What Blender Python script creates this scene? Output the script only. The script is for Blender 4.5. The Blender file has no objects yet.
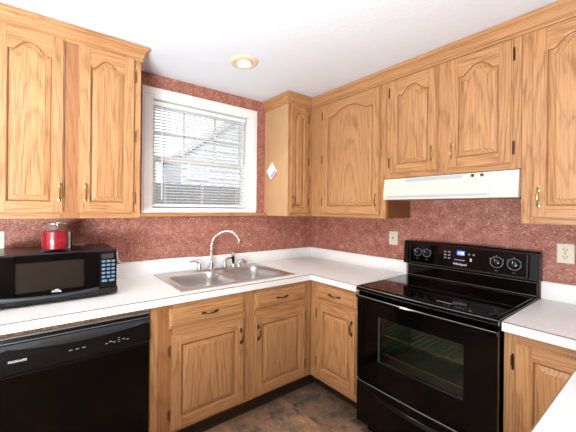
import bpy, bmesh, math, random
from mathutils import Vector, Matrix
R = math.radians
S = bpy.context.scene
COL = S.collection
random.seed(7)

# ---------------------------------------------------------------- camera, world, lights, exposure
def make_camera():
    f, ppx, ppy = 309.4, 259.34, 208.57
    cd = bpy.data.cameras.new('camera'); co = bpy.data.objects.new('camera', cd); COL.objects.link(co)
    cd.sensor_fit = 'HORIZONTAL'; cd.sensor_width = 36.0
    cd.lens = f / 576 * 36.0
    cd.shift_x = (288 - ppx) / 576
    cd.shift_y = (ppy - 216) / 576
    cd.clip_start = 0.02
    yaw, roll = R(35.7477), R(0.5262)
    fw = Vector((math.sin(yaw), math.cos(yaw), 0)); rt = Vector((math.cos(yaw), -math.sin(yaw), 0)); up = Vector((0, 0, 1))
    r2 = rt * math.cos(roll) + up * math.sin(roll)
    u2 = up * math.cos(roll) - rt * math.sin(roll)
    m = Matrix((r2, u2, -fw)).transposed().to_4x4()
    m.translation = Vector((-2.3096, -2.288, 1.4028))
    co.matrix_world = m
    S.camera = co
make_camera()

w = bpy.data.worlds.new('world'); S.world = w; w.use_nodes = True
nt = w.node_tree; nt.nodes.clear()
sky = nt.nodes.new('ShaderNodeTexSky'); sky.sky_type = 'NISHITA'; sky.sun_disc = False
sky.sun_elevation = R(48); sky.sun_rotation = R(200); sky.air_density = 1.0; sky.dust_density = 4.0; sky.ozone_density = 1.0
bg = nt.nodes.new('ShaderNodeBackground'); bg.inputs['Strength'].default_value = 0.46
wo = nt.nodes.new('ShaderNodeOutputWorld')
hs = nt.nodes.new('ShaderNodeHueSaturation'); hs.inputs['Saturation'].default_value = 0.25
nt.links.new(sky.outputs[0], hs.inputs['Color']); nt.links.new(hs.outputs[0], bg.inputs[0]); nt.links.new(bg.outputs[0], wo.inputs[0])

def area(name, loc, target, sx, sy, power, col=(1, 1, 1)):
    d = bpy.data.lights.new(name, 'AREA'); d.shape = 'RECTANGLE'; d.size = sx; d.size_y = sy; d.energy = power; d.color = col
    o = bpy.data.objects.new(name, d); COL.objects.link(o); o.location = loc
    o.rotation_euler = (Vector(target) - Vector(loc)).to_track_quat('-Z', 'Y').to_euler()
    return o
# added area lamps out of view: left and ceiling fill, plus the bounced flash
area('left_daylight_fill', (-4.4, -1.7, 1.25), (-0.6, -1.4, 1.2), 1.7, 1.9, 6, (1.0, 0.99, 0.98))  # added side fill for the stove-wall fronts; no patio door is built
area('ceiling_fill', (-3.0, -3.3, 2.2), (-0.9, -0.8, 1.75), 1.5, 0.8, 10, (0.98, 0.985, 1.0))  # added fill aimed at the upper cabinets; no ceiling fitting is built
area('bounced_flash', (-3.2, -2.3, 0.9), (-2.75, -1.95, 2.7), 0.8, 0.8, 160, (0.90, 0.962, 1.0))

S.view_settings.view_transform = 'Standard'; S.view_settings.look = 'None'
S.view_settings.gamma = 1.0; S.view_settings.use_curve_mapping = False
S.view_settings.exposure = 0.17

# ---------------------------------------------------------------- materials
def lin(c):
    return tuple(((v / 255) / 12.92 if v / 255 <= 0.04045 else ((v / 255 + 0.055) / 1.055) ** 2.4) for v in c) + (1.0,)

def mat(name, rgb, rough=0.5, metal=0.0, spec=0.5, coat=0.0, emit=None, estr=0.0):
    m = bpy.data.materials.new(name); m.use_nodes = True
    b = m.node_tree.nodes['Principled BSDF']
    b.inputs['Base Color'].default_value = lin(rgb); b.inputs['Roughness'].default_value = rough
    b.inputs['Metallic'].default_value = metal; b.inputs['Specular IOR Level'].default_value = spec
    b.inputs['Coat Weight'].default_value = coat
    if emit:
        b.inputs['Emission Color'].default_value = lin(emit); b.inputs['Emission Strength'].default_value = estr
    return m

class NT:
    def __init__(s, m):
        s.t = m.node_tree; s.b = s.t.nodes['Principled BSDF']
    def n(s, typ, **kw):
        x = s.t.nodes.new(typ)
        for k, v in kw.items():
            if k.startswith('i_'):
                key = k[2:]; key = int(key) if key.isdigit() else key
                x.inputs[key].default_value = v
            else: setattr(x, k, v)
        return x
    def l(s, a, b): s.t.links.new(a, b)
    def math(s, op, a, b=None, c=None):
        x = s.t.nodes.new('ShaderNodeMath'); x.operation = op
        for i, v in enumerate((a, b, c)):
            if v is None: continue
            if isinstance(v, (int, float)): x.inputs[i].default_value = v
            else: s.l(v, x.inputs[i])
        return x.outputs[0]
    def ramp(s, fac, stops):
        x = s.t.nodes.new('ShaderNodeValToRGB'); e = x.color_ramp.elements
        while len(e) < len(stops): e.new(0.5)
        for i, (p, c) in enumerate(stops):
            e[i].position = p; e[i].color = c if len(c) == 4 else lin(c)
        s.l(fac, x.inputs[0]); return x.outputs[0]
    def mix(s, fac, a, b, mode='MIX'):
        x = s.t.nodes.new('ShaderNodeMix'); x.data_type = 'RGBA'; x.blend_type = mode
        for i, v in ((0, fac), (6, a), (7, b)):
            if isinstance(v, (int, float, tuple)): x.inputs[i].default_value = v
            else: s.l(v, x.inputs[i])
        return x.outputs[2]
    def bump(s, h, strength, dist):
        x = s.t.nodes.new('ShaderNodeBump'); x.inputs['Strength'].default_value = strength; x.inputs['Distance'].default_value = dist
        s.l(h, x.inputs['Height']); s.l(x.outputs[0], s.b.inputs['Normal'])

def oak(name, light, dark, rough=0.36):
    m = mat(name, light, rough, spec=0.45); k = NT(m)
    at = k.n('ShaderNodeAttribute', attribute_name='gc')
    sep = k.n('ShaderNodeSeparateXYZ'); k.l(at.outputs['Vector'], sep.inputs[0])
    x, y, z = sep.outputs
    # slow wander of the tree's rings along the board
    mp = k.n('ShaderNodeMapping'); mp.inputs['Scale'].default_value = (5, 5, 0.9); k.l(at.outputs['Vector'], mp.inputs[0])
    ns = k.n('ShaderNodeTexNoise', i_Scale=1.0, i_Detail=2.0, i_Roughness=0.5); k.l(mp.outputs[0], ns.inputs['Vector'])
    wander = k.math('MULTIPLY', k.math('SUBTRACT', ns.outputs[0], 0.5), 0.028)
    mp2 = k.n('ShaderNodeMapping'); mp2.inputs['Scale'].default_value = (60, 60, 9); k.l(at.outputs['Vector'], mp2.inputs[0])
    ns2 = k.n('ShaderNodeTexNoise', i_Scale=1.0, i_Detail=2.0); k.l(mp2.outputs[0], ns2.inputs['Vector'])
    fine = k.math('MULTIPLY', k.math('SUBTRACT', ns2.outputs[0], 0.5), 0.008)
    yy = k.math('ADD', y, k.math('MULTIPLY', z, 0.03))
    r = k.math('SQRT', k.math('ADD', k.math('MULTIPLY', x, x), k.math('MULTIPLY', yy, yy)))
    r = k.math('ADD', k.math('ADD', r, wander), fine)
    s = k.math('FRACT', k.math('DIVIDE', r, 0.0085))
    ring = k.ramp(s, [(0.0, (0.1, 0.1, 0.1, 1)), (0.30, (0, 0, 0, 1)), (0.58, (0.15, 0.15, 0.15, 1)), (0.82, (1, 1, 1, 1)), (1.0, (0.1, 0.1, 0.1, 1))])
    # open pores: short dark dashes along the grain
    mp3 = k.n('ShaderNodeMapping'); mp3.inputs['Scale'].default_value = (230, 230, 5); k.l(at.outputs['Vector'], mp3.inputs[0])
    ns3 = k.n('ShaderNodeTexNoise', i_Scale=1.0, i_Detail=1.0); k.l(mp3.outputs[0], ns3.inputs['Vector'])
    pore = k.ramp(ns3.outputs[0], [(0.47, (0, 0, 0, 1)), (0.66, (1, 1, 1, 1))])
    mp4 = k.n('ShaderNodeMapping'); mp4.inputs['Scale'].default_value = (9, 9, 0.8); k.l(at.outputs['Vector'], mp4.inputs[0])
    ns4 = k.n('ShaderNodeTexNoise', i_Scale=1.0, i_Detail=1.0); k.l(mp4.outputs[0], ns4.inputs['Vector'])
    fac = k.math('MULTIPLY', k.math('ADD', k.math('MULTIPLY', ring, 0.34), k.math('MULTIPLY', pore, 0.40)), 1.0)
    fac = k.math('ADD', fac, k.math('MULTIPLY', k.math('SUBTRACT', ns4.outputs[0], 0.5), 0.30))
    cl = k.n('ShaderNodeClamp'); k.l(fac, cl.inputs[0])
    col = k.mix(cl.outputs[0], lin(light), lin(dark))
    k.l(col, k.b.inputs['Base Color'])
    k.bump(pore, 0.12, 0.0006)
    return m

OAK = oak('oak_honey', (190, 139, 92), (112, 65, 32))
OAKP = oak('oak_pale', (198, 156, 114), (170, 126, 86), 0.30)  # paler, smoother oak for the corner cabinet's end panel
OAKD = oak('oak_stile', (166, 112, 70), (112, 66, 36))  # darker stile oak: recess shade between upper doors put into colour; also base filler
TOE = oak('oak_toe', (66, 48, 36), (42, 29, 21), 0.6)  # dark brown toe oak, darkened further with the shade of the recess
PANEL_BROWN = oak('oak_dark_veneer', (140, 86, 40), (104, 60, 26), 0.45)

def wallpaper():
    m = mat('red_mottled_wallpaper', (150, 86, 74), 0.55, spec=0.35); k = NT(m)
    tc = k.n('ShaderNodeTexCoord')
    a = k.n('ShaderNodeTexNoise', i_Scale=16.0, i_Detail=3.0, i_Roughness=0.6); k.l(tc.outputs['Object'], a.inputs['Vector'])
    b = k.n('ShaderNodeTexNoise', i_Scale=105.0, i_Detail=3.0, i_Roughness=0.7, i_Distortion=1.2); k.l(tc.outputs['Object'], b.inputs['Vector'])
    f = k.math('ADD', k.math('MULTIPLY', a.outputs[0], 0.25), k.math('MULTIPLY', b.outputs[0], 0.75))
    c = k.ramp(f, [(0.36, (120, 66, 52)), (0.47, (156, 96, 80)), (0.55, (176, 118, 102)), (0.64, (212, 168, 152))])
    k.l(c, k.b.inputs['Base Color']); k.bump(b.outputs[0], 0.15, 0.001)
    return m
WALLPAPER = wallpaper()

def ceiling_mat():
    m = mat('textured_white_ceiling', (224, 226, 231), 0.9, spec=0.2); k = NT(m)
    tc = k.n('ShaderNodeTexCoord')
    a = k.n('ShaderNodeTexNoise', i_Scale=42.0, i_Detail=3.0, i_Roughness=0.55); k.l(tc.outputs['Object'], a.inputs['Vector'])
    k.bump(k.ramp(a.outputs[0], [(0.42, (0, 0, 0, 1)), (0.6, (1, 1, 1, 1))]), 0.10, 0.003)
    return m
CEIL = ceiling_mat()
PAINT = mat('cream_wall_paint', (150, 132, 116), 0.8)

def slate():
    m = mat('slate_look_vinyl_tile', (110, 84, 66), 0.42, spec=0.45); k = NT(m)
    tc = k.n('ShaderNodeTexCoord')
    sep = k.n('ShaderNodeSeparateXYZ'); k.l(tc.outputs['Object'], sep.inputs[0])
    cx = k.math('DIVIDE', k.math('ADD', sep.outputs[0], 10 * 0.457 + 0.80), 0.457)
    row = k.math('FLOOR', cx)
    off = k.math('MULTIPLY', k.math('MODULO', row, 2.0), 0.5)
    cy = k.math('ADD', k.math('DIVIDE', k.math('ADD', sep.outputs[1], 10 * 0.457 + 0.735), 0.457), off)
    tid = k.n('ShaderNodeCombineXYZ'); k.l(row, tid.inputs[0]); k.l(k.math('FLOOR', cy), tid.inputs[1])
    wn = k.n('ShaderNodeTexWhiteNoise'); k.l(tid.outputs[0], wn.inputs['Vector'])
    # grout distance in metres
    fx = k.math('FRACT', cx); fy = k.math('FRACT', cy)
    dx = k.math('MULTIPLY', k.math('MINIMUM', fx, k.math('SUBTRACT', 1.0, fx)), 0.457)
    dy = k.math('MULTIPLY', k.math('MINIMUM', fy, k.math('SUBTRACT', 1.0, fy)), 0.457)
    gd = k.math('MINIMUM', dx, dy)
    grout = k.math('LESS_THAN', gd, 0.003)
    va = k.n('ShaderNodeVectorMath', operation='ADD'); k.l(tc.outputs['Object'], va.inputs[0])
    vs = k.n('ShaderNodeVectorMath', operation='SCALE'); vs.inputs['Scale'].default_value = 7.0
    k.l(wn.outputs['Color'], vs.inputs[0]); k.l(vs.outputs[0], va.inputs[1])
    a = k.n('ShaderNodeTexNoise', i_Scale=5.5, i_Detail=6.0, i_Roughness=0.68, i_Distortion=0.4); k.l(va.outputs[0], a.inputs['Vector'])
    b = k.n('ShaderNodeTexNoise', i_Scale=26.0, i_Detail=5.0, i_Roughness=0.72, i_Distortion=0.6); k.l(va.outputs[0], b.inputs['Vector'])
    f = k.math('ADD', k.math('MULTIPLY', a.outputs[0], 0.65), k.math('MULTIPLY', b.outputs[0], 0.35))
    c = k.ramp(f, [(0.35, (66, 57, 50)), (0.44, (120, 104, 90)), (0.50, (156, 128, 102)), (0.57, (180, 136, 100)), (0.66, (218, 186, 156))])
    tone = k.ramp(wn.outputs['Value'], [(0.0, (0.55, 0.56, 0.58, 1)), (0.5, (0.85, 0.82, 0.80, 1)), (1.0, (1.08, 1.0, 0.94, 1))])
    c = k.mix(1.0, c, tone, 'MULTIPLY')
    c = k.mix(grout, c, lin((146, 122, 102)))
    k.l(c, k.b.inputs['Base Color'])
    k.bump(f, 0.25, 0.003)
    return m
SLATE = slate()

def counter_mat():
    m = mat('white_laminate', (238, 237, 234), 0.38, spec=0.4); k = NT(m)
    tc = k.n('ShaderNodeTexCoord')
    a = k.n('ShaderNodeTexNoise', i_Scale=160.0, i_Detail=2.0); k.l(tc.outputs['Object'], a.inputs['Vector'])
    k.l(k.ramp(a.outputs[0], [(0.35, (235, 233, 230)), (0.6, (241, 240, 238))]), k.b.inputs['Base Color'])
    return m
COUNTER = counter_mat()
SEAM = mat('laminate_edge_seam', (126, 108, 90), 0.6)
CHIP = mat('particle_board', (150, 112, 78), 0.9)
def chip():
    k = NT(CHIP); tc = k.n('ShaderNodeTexCoord')
    a = k.n('ShaderNodeTexNoise', i_Scale=130.0, i_Detail=3.0); k.l(tc.outputs['Object'], a.inputs['Vector'])
    k.l(k.ramp(a.outputs[0], [(0.35, (50, 32, 20)), (0.65, (138, 100, 66))]), k.b.inputs['Base Color'])
chip()
WHITE = mat('white_trim_paint', (240, 238, 235), 0.35)
VINYL = mat('white_vinyl', (232, 228, 222), 0.4)
SLAT = mat('white_blind_slat', (236, 236, 236), 0.45)
CORD = mat('white_cord', (238, 238, 236), 0.6)
BLACK = mat('black_enamel', (4, 3, 3), 0.10, spec=0.22)
BLACKG = mat('black_glass', (4, 3, 3), 0.07, spec=0.45)
BLACKP = mat('black_plastic', (9, 9, 10), 0.25, spec=0.4)
SLATEP = mat('slate_grey_plastic', (30, 33, 37), 0.3)
GREYP = mat('dark_grey_plastic', (44, 47, 52), 0.3)
EDGE = mat('grey_polished_edge', (150, 152, 155), 0.3, metal=0.6)
SILVER = mat('silver_print', (200, 202, 205), 0.5)
DIALP = mat('dial_print', (140, 146, 156), 0.6)
DIM = mat('grey_print', (128, 130, 134), 0.6)
STEEL = mat('brushed_stainless', (205, 203, 200), 0.27, metal=1.0)
def steel():
    k = NT(STEEL); tc = k.n('ShaderNodeTexCoord'); mp = k.n('ShaderNodeMapping'); mp.inputs['Scale'].default_value = (4, 300, 60)
    k.l(tc.outputs['Object'], mp.inputs[0]); a = k.n('ShaderNodeTexNoise', i_Scale=1.0, i_Detail=2.0); k.l(mp.outputs[0], a.inputs['Vector'])
    k.l(k.ramp(a.outputs[0], [(0.3, (0.32, 0.32, 0.32, 1)), (0.7, (0.46, 0.46, 0.46, 1))]), k.b.inputs['Roughness'])
steel()
CHROME = mat('chrome', (215, 216, 218), 0.17, metal=1.0)
BRASS = mat('antique_brass', (172, 142, 98), 0.3, metal=1.0)
BRONZE = mat('dark_bronze', (104, 82, 60), 0.32, metal=0.9)
HINGE = mat('dark_hinge', (58, 40, 26), 0.4, metal=0.5)
HINGB = mat('brown_hinge', (120, 84, 50), 0.4, metal=0.5)
CREAM = mat('cream_hood_enamel', (216, 208, 192), 0.3)
HOODG = mat('hood_grey_strip', (178, 182, 188), 0.35)
ALMOND = mat('almond_plate', (216, 208, 186), 0.4)
SLOT = mat('dark_slot', (40, 32, 28), 0.6)
RED = mat('red_wax', (156, 18, 36), 0.3)
PAPER = mat('white_paper', (240, 238, 235), 0.8)
GREENP = mat('pale_green_print', (196, 210, 184), 0.8)
PINKP = mat('red_print', (196, 70, 80), 0.8)
BLUEP = mat('violet_print', (150, 130, 180), 0.8)
BLUE = mat('blue_display', (30, 50, 160), 0.4, emit=(60, 90, 255), estr=2.5)
DIGIT = mat('display_digit', (200, 220, 255), 0.4, emit=(190, 210, 255), estr=3.0)
BTN = mat('keypad_blue_white', (96, 118, 140), 0.5)
OVENIN = mat('oven_enamel', (120, 142, 122), 0.45)  # cavity greened and lightened to carry the green reflection of the door glass
RACK = mat('oven_rack_wire', (156, 128, 72), 0.35, metal=0.8)
LAMPW = mat('lamp_trim', (226, 202, 172), 0.45)
BULB = mat('lamp_lens', (255, 246, 225), 0.4, emit=(255, 240, 205), estr=4.0)
SIDING = mat('grey_siding', (168, 174, 184), 0.8)
ROOFM = mat('roof_shingle', (150, 154, 160), 0.9)
FENCEM = mat('weathered_fence', (100, 102, 106), 0.9)
GROUND = mat('outdoor_ground', (120, 122, 112), 0.95)
PANE2 = mat('dark_blue_pane', (150, 162, 178), 0.1)

def thin_glass(name, tint=(1, 1, 1), refl=1.0, rough=0.0, ior=1.45):
    m = bpy.data.materials.new(name); m.use_nodes = True; t = m.node_tree; t.nodes.clear()
    o = t.nodes.new('ShaderNodeOutputMaterial'); mx = t.nodes.new('ShaderNodeMixShader'); tr = t.nodes.new('ShaderNodeBsdfTransparent')
    gl = t.nodes.new('ShaderNodeBsdfGlossy'); fr = t.nodes.new('ShaderNodeFresnel'); fr.inputs[0].default_value = ior
    tr.inputs[0].default_value = (*tint, 1); gl.inputs['Roughness'].default_value = rough; gl.inputs[0].default_value = (refl, refl, refl, 1)
    (t.links.new(fr.outputs[0], mx.inputs[0]) if ior > 0 else setattr(mx.inputs[0], 'default_value', -ior)); t.links.new(tr.outputs[0], mx.inputs[1]); t.links.new(gl.outputs[0], mx.inputs[2]); t.links.new(mx.outputs[0], o.inputs[0])
    return m
GLASS = thin_glass('window_glass')
OVENGLASS = thin_glass('oven_tinted_glass', (0.55, 0.58, 0.54))
MWGLASS = thin_glass('microwave_tinted_glass', (0.6, 0.58, 0.56))
JARGLASS = thin_glass('jar_glass', (0.95, 0.96, 0.96), ior=-.05)
RIMGLASS = thin_glass('jar_rim_glass', (0.85, 0.87, 0.87), ior=-.35, rough=.15)

# ---------------------------------------------------------------- mesh building
class MB:
    """collects boxes, prisms, tubes and lathes (in a local frame u, n, z at an origin) into one mesh"""
    def __init__(s, origin=(0, 0, 0), u=(1, 0, 0), n=(0, 1, 0), z=(0, 0, 1)):
        s.bm = bmesh.new(); s.lay = s.bm.verts.layers.float_vector.new('gc')
        s.o = Vector(origin); s.u = Vector(u); s.n = Vector(n); s.z = Vector(z); s.mats = []; s.mi = 0
    def use(s, m):
        if m not in s.mats: s.mats.append(m)
        s.mi = s.mats.index(m); return s
    def W(s, p): return s.o + s.u * p[0] + s.n * p[1] + s.z * p[2]
    def _seed(s): return Vector((random.uniform(-.05, .05), random.uniform(.05, .22), random.uniform(-9, 9)))
    def add(s, verts, faces, grain=2, smooth=False, seed=None, fix=True):
        sd = seed or s._seed()
        c = [sum(v[i] for v in verts) / len(verts) for i in range(3)]
        ax = {2: (0, 1, 2), 0: (2, 1, 0), 1: (0, 2, 1)}[grain]
        bv = []
        for v in verts:
            b = s.bm.verts.new(s.W(v)); d = [v[i] - c[i] for i in range(3)]
            b[s.lay] = Vector((d[ax[0]] + sd.x, d[ax[1]] + sd.y, d[ax[2]] + sd.z)); bv.append(b)
        fs = []
        for f in faces:
            try: q = s.bm.faces.new([bv[i] for i in f])
            except ValueError: continue
            q.material_index = s.mi; q.smooth = smooth; fs.append(q)
        if fix: bmesh.ops.recalc_face_normals(s.bm, faces=fs)
        return s
    def box(s, lo, hi, grain=2, bevel=0.0, seg=1, seed=None):
        lo, hi = [min(a, b) for a, b in zip(lo, hi)], [max(a, b) for a, b in zip(lo, hi)]
        t = bmesh.new(); bmesh.ops.create_cube(t, size=1.0)
        for v in t.verts: v.co = Vector([lo[i] + (v.co[i] + .5) * (hi[i] - lo[i]) for i in range(3)])
        if bevel > 0:
            bevel = min(bevel, 0.45 * min(hi[i] - lo[i] for i in range(3)))
            bmesh.ops.bevel(t, geom=list(t.edges), offset=bevel, segments=seg, affect='EDGES', profile=0.5)
        t.verts.index_update()
        vs = [v.co[:] for v in t.verts]; fs = [[v.index for v in f.verts] for f in t.faces]; t.free()
        return s.add(vs, fs, grain, False, seed)
    def prism(s, poly, a0, a1, axis=1, grain=2, seed=None, smooth=False):
        """poly: 2-D outline; axis 1 -> (u,z) extruded along n; axis 0 -> (n,z) along u; axis 2 -> (u,n) along z"""
        def P(p, a): return {1: (p[0], a, p[1]), 0: (a, p[0], p[1]), 2: (p[0], p[1], a)}[axis]
        n = len(poly); vs = [P(p, a0) for p in poly] + [P(p, a1) for p in poly]
        fs = [list(range(n)), list(range(n, 2 * n))] + [[i, (i + 1) % n, n + (i + 1) % n, n + i] for i in range(n)]
        return s.add(vs, fs, grain, smooth, seed)
    def loops(s, lps, grain=2, cap0=False, cap1=False, smooth=False, seed=None, closed=True):
        n = len(lps[0]); vs = [p for l in lps for p in l]; fs = []
        for k in range(len(lps) - 1):
            for i in range(n if closed else n - 1):
                j = (i + 1) % n; fs.append([k * n + i, k * n + j, (k + 1) * n + j, (k + 1) * n + i])
        if cap0: fs.append(list(range(n)))
        if cap1: fs.append(list(range((len(lps) - 1) * n, len(lps) * n)))
        return s.add(vs, fs, grain, smooth, seed)
    def tube(s, pts, rad, seg=10, cap=True):
        pts = [Vector(p) for p in pts]; n = len(pts)
        rads = rad if isinstance(rad, (list, tuple)) else [rad] * n
        lps = []; prev = None
        for i, p in enumerate(pts):
            d = (pts[min(i + 1, n - 1)] - pts[max(i - 1, 0)]).normalized()
            if prev is None:
                a = d.orthogonal().normalized()
            else: a = (prev - d * prev.dot(d)).normalized()
            prev = a; b = d.cross(a)
            lps.append([tuple(p + (a * math.cos(t) + b * math.sin(t)) * rads[i]) for t in [2 * math.pi * k / seg for k in range(seg)]])
        return s.loops(lps, cap0=cap, cap1=cap, smooth=True)
    def lathe(s, prof, c=(0, 0, 0), ax=2, seg=24, cap0=True, cap1=True):
        def P(r, h, t):
            a, b = r * math.cos(t), r * math.sin(t)
            q = {2: (a, b, h), 1: (a, h, b), 0: (h, a, b)}[ax]
            return tuple(q[i] + c[i] for i in range(3))
        lps = [[P(max(r, 1e-5), h, 2 * math.pi * k / seg) for k in range(seg)] for r, h in prof]
        return s.loops(lps, cap0=cap0, cap1=cap1, smooth=True)
    def build(s, name, m=None, parent=None):
        if m is not None and not s.mats: s.mats = [m]
        me = bpy.data.meshes.new(name)
        off = world_loc(parent) if parent is not None else Vector((0, 0, 0))
        if parent is None:
            lo = Vector([min(v.co[i] for v in s.bm.verts) for i in range(3)]); hi = Vector([max(v.co[i] for v in s.bm.verts) for i in range(3)])
            off = Vector(((lo.x + hi.x) / 2, (lo.y + hi.y) / 2, lo.z))
        for v in s.bm.verts: v.co -= off
        s.bm.to_mesh(me); s.bm.free()
        for x in s.mats: me.materials.append(x)
        if any(p.use_smooth for p in me.polygons) :
            try: me.set_sharp_from_angle(angle=R(40))
            except Exception: pass
        o = bpy.data.objects.new(name, me); COL.objects.link(o)
        if parent is not None: o.parent = parent
        else: o.location = off
        return o

def world_loc(o):
    v = Vector((0, 0, 0))
    while o is not None: v += o.location; o = o.parent
    return v

def tag(o, label=None, cat=None, group=None, kind=None):
    if label: o['label'] = label
    if cat: o['category'] = cat
    if group: o['group'] = group
    if kind: o['kind'] = kind
    return o

def thing(name, loc, label, cat, group=None):
    o = bpy.data.objects.new(name, None); COL.objects.link(o); o.location = loc; o.empty_display_size = .1
    return tag(o, label, cat, group)

def structure(name, mb, m=None, parent=None, label=None):
    o = mb.build(name, m, parent)
    if parent is None: tag(o, label, None, None, 'structure')
    return o

def text(name, body, size, origin, u, n, m, parent, depth=0.0004, align='LEFT', bold=0.0, sx=1.0):
    c = bpy.data.curves.new(name, 'FONT'); c.body = body; c.size = size; c.extrude = depth; c.align_x = align; c.offset = bold
    t = bpy.data.objects.new(name + '_tmp', c); COL.objects.link(t)
    bpy.context.view_layer.update()
    me = bpy.data.meshes.new_from_object(t.evaluated_get(bpy.context.evaluated_depsgraph_get()))
    bpy.data.objects.remove(t); bpy.data.curves.remove(c)
    u = Vector(u).normalized(); n = Vector(n).normalized(); z = n.cross(u)
    off = world_loc(parent)
    for v in me.vertices:
        p = v.co.copy(); v.co = Vector(origin) + u * p.x * sx + z * p.y + n * p.z - off
    me.materials.clear(); me.materials.append(m)
    o = bpy.data.objects.new(name, me); COL.objects.link(o); o.parent = parent
    return o

def rrect(x0, x1, y0, y1, r, seg=6):
    pts = []
    for cx, cy, a0 in ((x1 - r, y1 - r, 0), (x0 + r, y1 - r, 90), (x0 + r, y0 + r, 180), (x1 - r, y0 + r, 270)):
        for k in range(seg + 1):
            a = R(a0 + 90 * k / seg); pts.append((cx + r * math.cos(a), cy + r * math.sin(a)))
    return pts

# ---------------------------------------------------------------- the room shell
HZ = 2.378                       # ceiling height
XL, YF = -4.6, -4.6              # far sides of the open room behind the camera
WX0, WX1, WZ0, WZ1 = -1.634, -0.777, 1.395, 2.205   # window opening
b = MB().box((XL - .1, YF - .1, -.06), (.1, .12, 0)); structure('floor', b, SLATE, label='slate-look tiled kitchen floor')
b = MB().box((XL - .1, YF - .1, HZ), (.1, .12, HZ + .06)); structure('ceiling', b, CEIL, label='white textured ceiling')
b = MB()
b.box((XL, 0, 0), (WX0, .12, HZ)); b.box((WX1, 0, 0), (.1, .12, HZ)); b.box((WX0, 0, 0), (WX1, .12, WZ0)); b.box((WX0, 0, WZ1), (WX1, .12, HZ))
structure('wall_back', b, WALLPAPER, label='window wall in red mottled wallpaper')
b = MB().box((0, YF, 0), (.1, 0, HZ)); structure('wall_right', b, WALLPAPER, label='stove wall in red mottled wallpaper')
b = MB().box((XL - .1, YF, 0), (XL, .12, HZ)); structure('wall_left', b, PAINT)
b = MB().box((XL, YF - .1, 0), (.1, YF, HZ)); structure('wall_front', b, PAINT)

# window: casing, jambs, two sashes with panes
win = bpy.data.objects.new('window_1', None); COL.objects.link(win); win.location = ((WX0 + WX1) / 2, 0, WZ0)
tag(win, 'white double hung kitchen window', None, None, 'structure')
b = MB()
cw = .072
def casing_bar(b, x0, x1, z0, z1, vert):
    b.box((x0, -.016, z0), (x1, -.0005, z1), bevel=.003)
    if vert: b.box((x0 + .012, -.022, z0), (x1 - .018, -.016, z1 - (.012)), bevel=.003)
    else: b.box((x0 + .012, -.022, z0 + .018), (x1 - .012, -.016, z1 - .012), bevel=.003)
casing_bar(b, WX0 - cw, WX0, 1.364, WZ1, True); casing_bar(b, WX1, WX1 + cw, 1.364, WZ1, True); casing_bar(b, WX0 - cw, WX1 + cw, WZ1, WZ1 + cw, False)
b.build('casing', WHITE, win)
b = MB()
b.box((WX0, -.016, WZ0), (WX0 + .006, .12, WZ1)); b.box((WX1 - .006, -.016, WZ0), (WX1, .12, WZ1)); b.box((WX0, -.016, WZ1 - .006), (WX1, .12, WZ1)); b.box((WX0, -.016, 1.366), (WX1, .12, WZ0 + .006), bevel=.002)
b.build('jamb', WHITE, win)
def sash(name, y, z0, z1, muntins):
    b = MB(); w_ = .042
    x0, x1 = WX0 + .007, WX1 - .007
    b.box((x0, y, z0), (x0 + w_, y + .028, z1), bevel=.003); b.box((x1 - w_, y, z0), (x1, y + .028, z1), bevel=.003)
    b.box((x0 + w_, y, z0), (x1 - w_, y + .028, z0 + .034), bevel=.003); b.box((x0 + w_, y, z1 - .034), (x1 - w_, y + .028, z1), bevel=.003)
    for t in muntins:
        x = x0 + (x1 - x0) * t; b.box((x - .007, y + .006, z0 + .034), (x + .007, y + .022, z1 - .034))
    if muntins: b.box((x0 + w_, y + .006, (z0 + z1) / 2 - .007), (x1 - w_, y + .022, (z0 + z1) / 2 + .007))
    o = b.build(name, VINYL, win)
    g = MB().box((x0 + w_, y + .012, z0 + .034), (x1 - w_, y + .015, z1 - .034)).build('glass_pane', GLASS, o)
    return o
sash('upper_sash', .085, 1.755, WZ1 - .007, (.33, .66))
sash('lower_sash', .055, WZ0 + .007, 1.79, ())
# thin oak ledge that runs under the window between the wall cabinets
b = MB().use(OAK); b.box((-1.795, -.034, 1.338), (-.609, -.0006, 1.3635), grain=0, bevel=.002)
structure('trim_1', b, OAK, label='thin oak ledge under the window')

# mini blind
bl = thing('window_blind', ((WX0 + WX1) / 2, .03, WZ0 + .01), 'white mini blind hanging open in the kitchen window', 'window blind')
bx0, bx1 = WX0 + .012, WX1 - .035
MB().box((bx0, .012, 2.160), (bx1, .042, 2.190), bevel=.002).build('head_rail', WHITE, bl)
b = MB(); z = 2.150
while z > 1.440:
    pr = []
    tilt = R(-10)
    for k in range(5):
        s_ = -.0125 + .025 * k / 4; h = .0016 * (1 - (s_ / .0125) ** 2)
        pr.append((.027 + s_ * math.cos(tilt), z + s_ * math.sin(tilt) + h))
    b.prism(pr + [(p[0], p[1] - .0006) for p in reversed(pr)], bx0 + .003, bx1 - .003, axis=0)
    z -= .0225
b.build('slats', SLAT, bl)
MB().box((bx0, .016, 1.412), (bx1, .038, 1.430), bevel=.002).build('bottom_rail', WHITE, bl)
for xx in (bx0 + .10, (bx0 + bx1) / 2, bx1 - .08):
    MB().tube([(xx, .0132, 2.17), (xx, .0132, 1.42)], .0011, 5).tube([(xx, .0408, 2.17), (xx, .0408, 1.42)], .0011, 5).build('ladder_cord', CORD, bl)
MB().tube([(-1.556, .002, 2.165), (-1.556, .001, 1.46)], .0042, 8).build('tilt_wand', CORD, bl)
b = MB()
for dx in (0, .012): b.tube([(bx1 - .035 + dx, .008, 2.165), (bx1 - .036 + dx, .006, 2.0), (bx1 - .038 + dx * .4, .006, 1.80)], .0016, 6)
b.lathe([(.002, 1.80), (.006, 1.785), (.006, 1.765), (.003, 1.76)], (bx1 - .036, .006, 0))
b.build('lift_cord', CORD, bl)

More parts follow.
